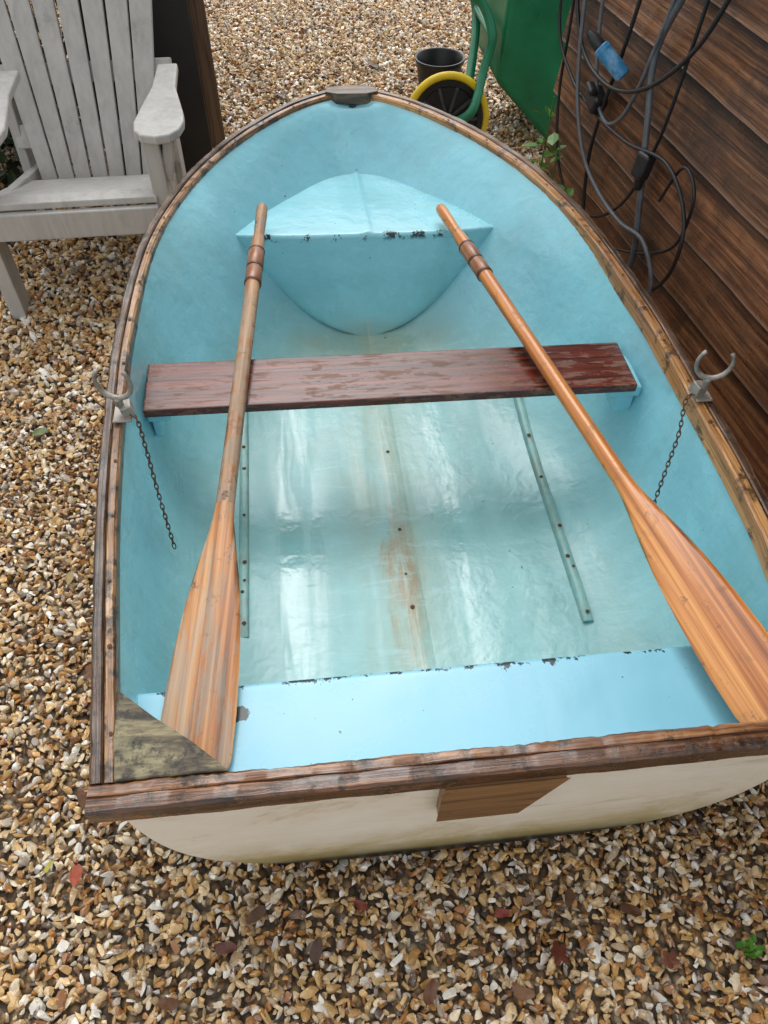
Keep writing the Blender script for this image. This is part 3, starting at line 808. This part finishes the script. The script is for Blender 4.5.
# ---------------------------------------------------------------- wheelbarrow (stood on its nose)
wb=empty("wheelbarrow",(.59,2.90,0),"green wheelbarrow with yellow tyre, tipped upright on its nose","wheelbarrow")
def tray():
    rim=[(.255,.03),(.275,1.05)]; bot=[(.0,.275),(.03,.86)]
    hy=.27; hb=.20
    P=[(rim[0][0],-hy,rim[0][1]),(rim[0][0],hy,rim[0][1]),(rim[1][0],hy,rim[1][1]),(rim[1][0],-hy,rim[1][1]),
       (bot[0][0],-hb,bot[0][1]),(bot[0][0],hb,bot[0][1]),(bot[1][0],hb,bot[1][1]),(bot[1][0],-hb,bot[1][1])]
    F=[(4,5,6,7),(0,1,5,4),(1,2,6,5),(2,3,7,6),(3,0,4,7)]
    o=mesh_obj("tray",P,F,M_green,False,wb)
    b=bevel(o,.02,3,20)
    s=o.modifiers.new("s",'SOLIDIFY'); s.thickness=.004
    tube("tray_rim",[P[0],P[1],P[2],P[3]],.008,M_greenT,wb,8,True)
tray()
fr=[]
for s in(-1,1):
    ax=-.19; ay=-.25+s*.045
    fr.append(tube_geo(catmull([(ax,ay,.165),(ax+.075,ay+(s*.03),.225),(-.060,-.12+s*.10,.33),(-.035,s*.16-.04,.43),(-.075,s*.17,.53),(-.165,s*.17,.60),(-.20,s*.17,.70),(-.13,s*.18,.85),(-.02,s*.20,1.0),(.0,s*.24,1.25),(.01,s*.26,1.5)],8),.0175,10))
fr.append(tube_geo([(-.195,-.17,.70),(-.195,.17,.70)],.012,8))
fr.append(tube_geo([(-.035,-.20,.43),(-.035,.12,.43)],.012,8))
V,F=joined(fr); autosmooth(mesh_obj("frame",V,F,M_greenT,True,wb),50)
whe=bpy.data.objects.new("wheel",None); link(whe,wb); whe.location=(-.195,-.25,.165); whe.rotation_euler=(R(80),0,R(0))
ring=[(.151*math.cos(a),.151*math.sin(a),0) for a in np.linspace(0,2*math.pi,48,endpoint=False)]
tube("tyre",ring,.015,M_yel,whe,12,True)
parts=[lathe_geo([(.139,-.014),(.139,.014),(.118,.012),(.112,0),(.118,-.012),(.139,-.014)],40),lathe_geo([(0,-.03),(.030,-.03),(.030,.03),(0,.03)],20),lathe_geo([(0,-.003),(.118,-.003),(.118,.003),(0,.003)],40)]
V,F=joined(parts); autosmooth(mesh_obj("rim",V,F,M_blk,True,whe),40)
parts=[]
for k in range(10):
    a=k/10*2*math.pi; parts.append(box_geo(.090,.012,.026,Matrix.Rotation(a,4,'Z')@Matrix.Translation((.072,0,0))))
V,F=joined(parts); bevel(mesh_obj("spokes",V,F,M_spoke,False,whe),.002)

# bucket
bk=empty("bucket",(.465,3.26,0),"black plastic bucket standing on the gravel","bucket")
V,F=lathe_geo([(0,.004),(.078,.004),(.080,0),(.084,.01),(.102,.155),(.110,.155),(.110,.170),(.104,.170),(.099,.165),(.080,.012),(0,.012)],40)
autosmooth(mesh_obj("bucket_body",V,F,M_blk,True,bk),40)
tube("bucket_handle",[(.111*math.cos(a),-.01-.05*math.sin(a),.162-.02*math.sin(a)) for a in np.linspace(0,math.pi,16)],.003,M_galv,bk,6)

# ---------------------------------------------------------------- gravel
def ico(sub):
    bm=bmesh.new(); bmesh.ops.create_icosphere(bm,subdivisions=sub,radius=1)
    v=np.array([q.co[:] for q in bm.verts]); f=np.array([[x.index for x in q.verts] for q in bm.faces]); bm.free(); return v,f
pal=np.array([(.57,.33,.11),(.64,.42,.18),(.43,.20,.055),(.70,.52,.29),(.80,.68,.48),(.86,.82,.73),(.32,.14,.05),(.16,.085,.042),(.10,.08,.065),(.45,.39,.32),(.65,.43,.18),(.58,.42,.24)])
pw=np.array([.11,.11,.085,.12,.135,.13,.075,.06,.035,.06,.09,.07]); pw/=pw.sum()
def inboat(x,y):
    xb=np.abs(x-BX); aw=np.interp(y,[p.y for p in pc],[p.x for p in pc],left=-1,right=-1)
    return (xb<aw-.12)&(y>.10)&(y<1.95)
def stones(xy,rad,sub,zlift):
    N=len(xy); base,fc=ico(sub); K=16; nv=len(base)
    allv=np.zeros((N,nv,3),np.float32)
    tid=rng.integers(0,K,N)
    for k in range(K):
        t=base.copy()
        for _ in range(9 if sub>1 else 4):
            n=rng.normal(size=3); n/=np.linalg.norm(n); dcut=rng.uniform(.28,.68)
            dd=t@n; msk=dd>dcut; t[msk]-=np.outer(dd[msk]-dcut,n)
        t*=np.array([1.35,1.0,.66])
        idx=np.where(tid==k)[0]; n_=len(idx)
        s=rad[idx][:,None,None]*rng.uniform(.7,1.4,(n_,1,3))
        P=t[None]*s
        q=rng.normal(size=(n_,4))*np.array([1,.5,.5,1.2]); q/=np.linalg.norm(q,axis=1)[:,None]
        w_,x_,y_,z_=q.T
        Rm=np.stack([np.stack([1-2*(y_**2+z_**2),2*(x_*y_-z_*w_),2*(x_*z_+y_*w_)],-1),np.stack([2*(x_*y_+z_*w_),1-2*(x_**2+z_**2),2*(y_*z_-x_*w_)],-1),np.stack([2*(x_*z_-y_*w_),2*(y_*z_+x_*w_),1-2*(x_**2+y_**2)],-1)],1)
        P=np.einsum('nij,nvj->nvi',Rm,P)
        P[:,:,0]+=xy[idx,0][:,None]; P[:,:,1]+=xy[idx,1][:,None]; P[:,:,2]+=(zlift[idx])[:,None]
        allv[idx]=P
    c=pal[rng.choice(len(pal),N,p=pw)]*rng.uniform(.72,1.12,(N,1)); c=np.clip(c,0,.88)
    cc=np.ones((N,nv,4),np.float32); cc[:,:,:3]=c[:,None,:]
    ff=(fc[None]+(np.arange(N)*nv)[:,None,None]).reshape(-1,3)
    return allv.reshape(-1,3),ff,cc.reshape(-1,4)
def grid(x0,x1,y0,y1,sp,jit=.6):
    X,Y=np.meshgrid(np.arange(x0,x1,sp),np.arange(y0,y1,sp)); p=np.stack([X.ravel(),Y.ravel()],1)
    p+=rng.uniform(-jit,jit,p.shape)*sp; return p
sets=[]
def addset(p,r0,r1,sub,z0,z1):
    p=p[~inboat(p[:,0],p[:,1])]
    rad=rng.uniform(0,1,len(p))**1.6*(r1-r0)+r0
    sets.append(stones(p,rad,sub,rng.uniform(z0,z1,len(p))))
addset(grid(-1.4,1.1,-.6,1.3,.0125),.0062,.0104,2,.005,.010)
addset(grid(-1.4,1.1,-.6,1.3,.0205,.9),.0064,.0122,2,.009,.015)
addset(grid(-1.9,1.25,1.3,5.6,.0160),.0078,.0136,1,.005,.012)
addset(grid(-1.9,1.25,1.3,5.6,.029,.9),.0082,.015,1,.009,.017)
off=0;VV=[];FF=[];CC=[]
for v,f,c in sets: VV.append(v);FF.append(f+off);CC.append(c);off+=len(v)
VV=np.concatenate(VV);FF=np.concatenate(FF);CC=np.concatenate(CC)
me=bpy.data.meshes.new("gravel"); me.vertices.add(len(VV)); me.vertices.foreach_set("co",VV.ravel())
me.loops.add(FF.size); me.loops.foreach_set("vertex_index",FF.ravel().astype(np.int32))
me.polygons.add(len(FF)); me.polygons.foreach_set("loop_start",np.arange(0,FF.size,3,dtype=np.int32))
me.polygons.foreach_set("use_smooth",np.zeros(len(FF),bool))
me.update(calc_edges=True)
at=me.attributes.new("stone",'FLOAT_COLOR','POINT'); at.data.foreach_set("color",CC.ravel())
me.materials.append(M_stone)
gv=bpy.data.objects.new("gravel",me); link(gv); tag(gv,"loose tan and cream flint gravel","gravel",kind="stuff")

# ---------------------------------------------------------------- fallen leaves
def fallen(x,y,s,rz,c,kindl):
    out=[]
    if kindl=='lobed': 
        for k in range(20):
            a=k/20*2*math.pi; r=.62+.38*abs(math.cos(2.5*a)); out.append((r*math.sin(a)*.8,r*math.cos(a)))
    else:
        for k in range(16):
            a=k/16*2*math.pi; out.append((.5*math.sin(a)*(1-.15*math.cos(a)),math.cos(a)))
    V=[(0,0,.0)]+[(a*s,b*s,s*(.35*a*a+.15*math.sin(3*b+a))) for a,b in out]; n=len(out)
    F=[(0,1+k,1+(k+1)%n) for k in range(n)]
    st,sf=tube_geo([(0,-s*.9,0),(0,-s*1.5,.004)],.0009,5)
    V,F=joined([(V,F),(st,sf)])
    m=plain("fallen_leaf_"+kindl,c,.45,0,.45,70,.3,150,tuple(q*.35 for q in c),.7)
    o=mesh_obj("fallen_leaf",V,F,m,True); o.location=(x,y,.028); o.rotation_euler=(random.uniform(-.3,.3),random.uniform(-.3,.3),rz)
    return o
for (x,y,s,c,k,lab) in [(-.695,.045,.022,(.34,.050,.012),'oval',"curled red brown fallen leaf lying on the gravel"),(-.745,.065,.012,(.42,.38,.06),'oval',"yellow green fallen leaf lying on the gravel"),
    (.12,-.17,.022,(.14,.03,.015),'lobed',"dark red lobed fallen leaf lying on the gravel"),(-.28,-.12,.020,(.08,.035,.018),'oval',"dark brown fallen leaf lying on the gravel"),(.04,-.10,.014,(.24,.03,.02),'oval',"small red fallen leaf lying on the gravel"),
    (-.43,-.10,.02,(.12,.035,.02),'oval',"dark brown fallen leaf lying on the gravel"),(.30,-.20,.018,(.16,.05,.02),'lobed',"small brown lobed fallen leaf lying on the gravel"),(-.95,1.2,.022,(.10,.15,.03),'oval',"green fallen leaf lying on the gravel"),
    (-.38,-.055,.020,(.11,.05,.02),'oval',"dark brown fallen leaf lying on the gravel"),(.16,-.09,.017,(.12,.055,.025),'oval',"dark brown fallen leaf lying on the gravel"),(-.10,-.20,.02,(.15,.06,.025),'oval',"dark brown fallen leaf lying on the gravel"),(.26,-.12,.02,(.12,.05,.02),'oval',"dark brown fallen leaf lying on the gravel"),(-.70,.18,.02,(.14,.055,.02),'oval',"dark brown fallen leaf lying on the gravel"),
    (-.80,.7,.018,(.30,.20,.05),'oval',"tan fallen leaf lying on the gravel"),(-.72,.45,.02,(.16,.07,.025),'lobed',"small brown lobed fallen leaf lying on the gravel"),(.20,3.6,.035,(.09,.04,.02),'oval',"dark brown fallen leaf lying on the gravel"),(-.10,4.1,.035,(.10,.05,.02),'lobed',"brown lobed fallen leaf lying on the gravel"),(.0,2.8,.03,(.12,.05,.02),'oval',"dark brown fallen leaf lying on the gravel"),(-.25,3.3,.03,(.10,.04,.02),'oval',"dark brown fallen leaf lying on the gravel"),
    (.05,-.22,.018,(.18,.08,.025),'oval',"brown fallen leaf lying on the gravel"),(-.52,-.17,.018,(.16,.07,.03),'oval',"brown fallen leaf lying on the gravel"),(-.20,-.06,.014,(.20,.04,.02),'oval',"small red fallen leaf lying on the gravel")]:
    o=fallen(x,y,s,random.uniform(0,6),c,k); tag(o,lab,"leaf","fallen leaves on the gravel")
cs=[(.435+random.gauss(0,.006),-.205+random.gauss(0,.006),.026+random.random()*.016) for k in range(20)]
leaves("clover_sprig",cs,.017,M_plant,"small dark green weed growing in the gravel","plant",stems=[[(.435,-.205,0),(.435,-.203,.04)]])
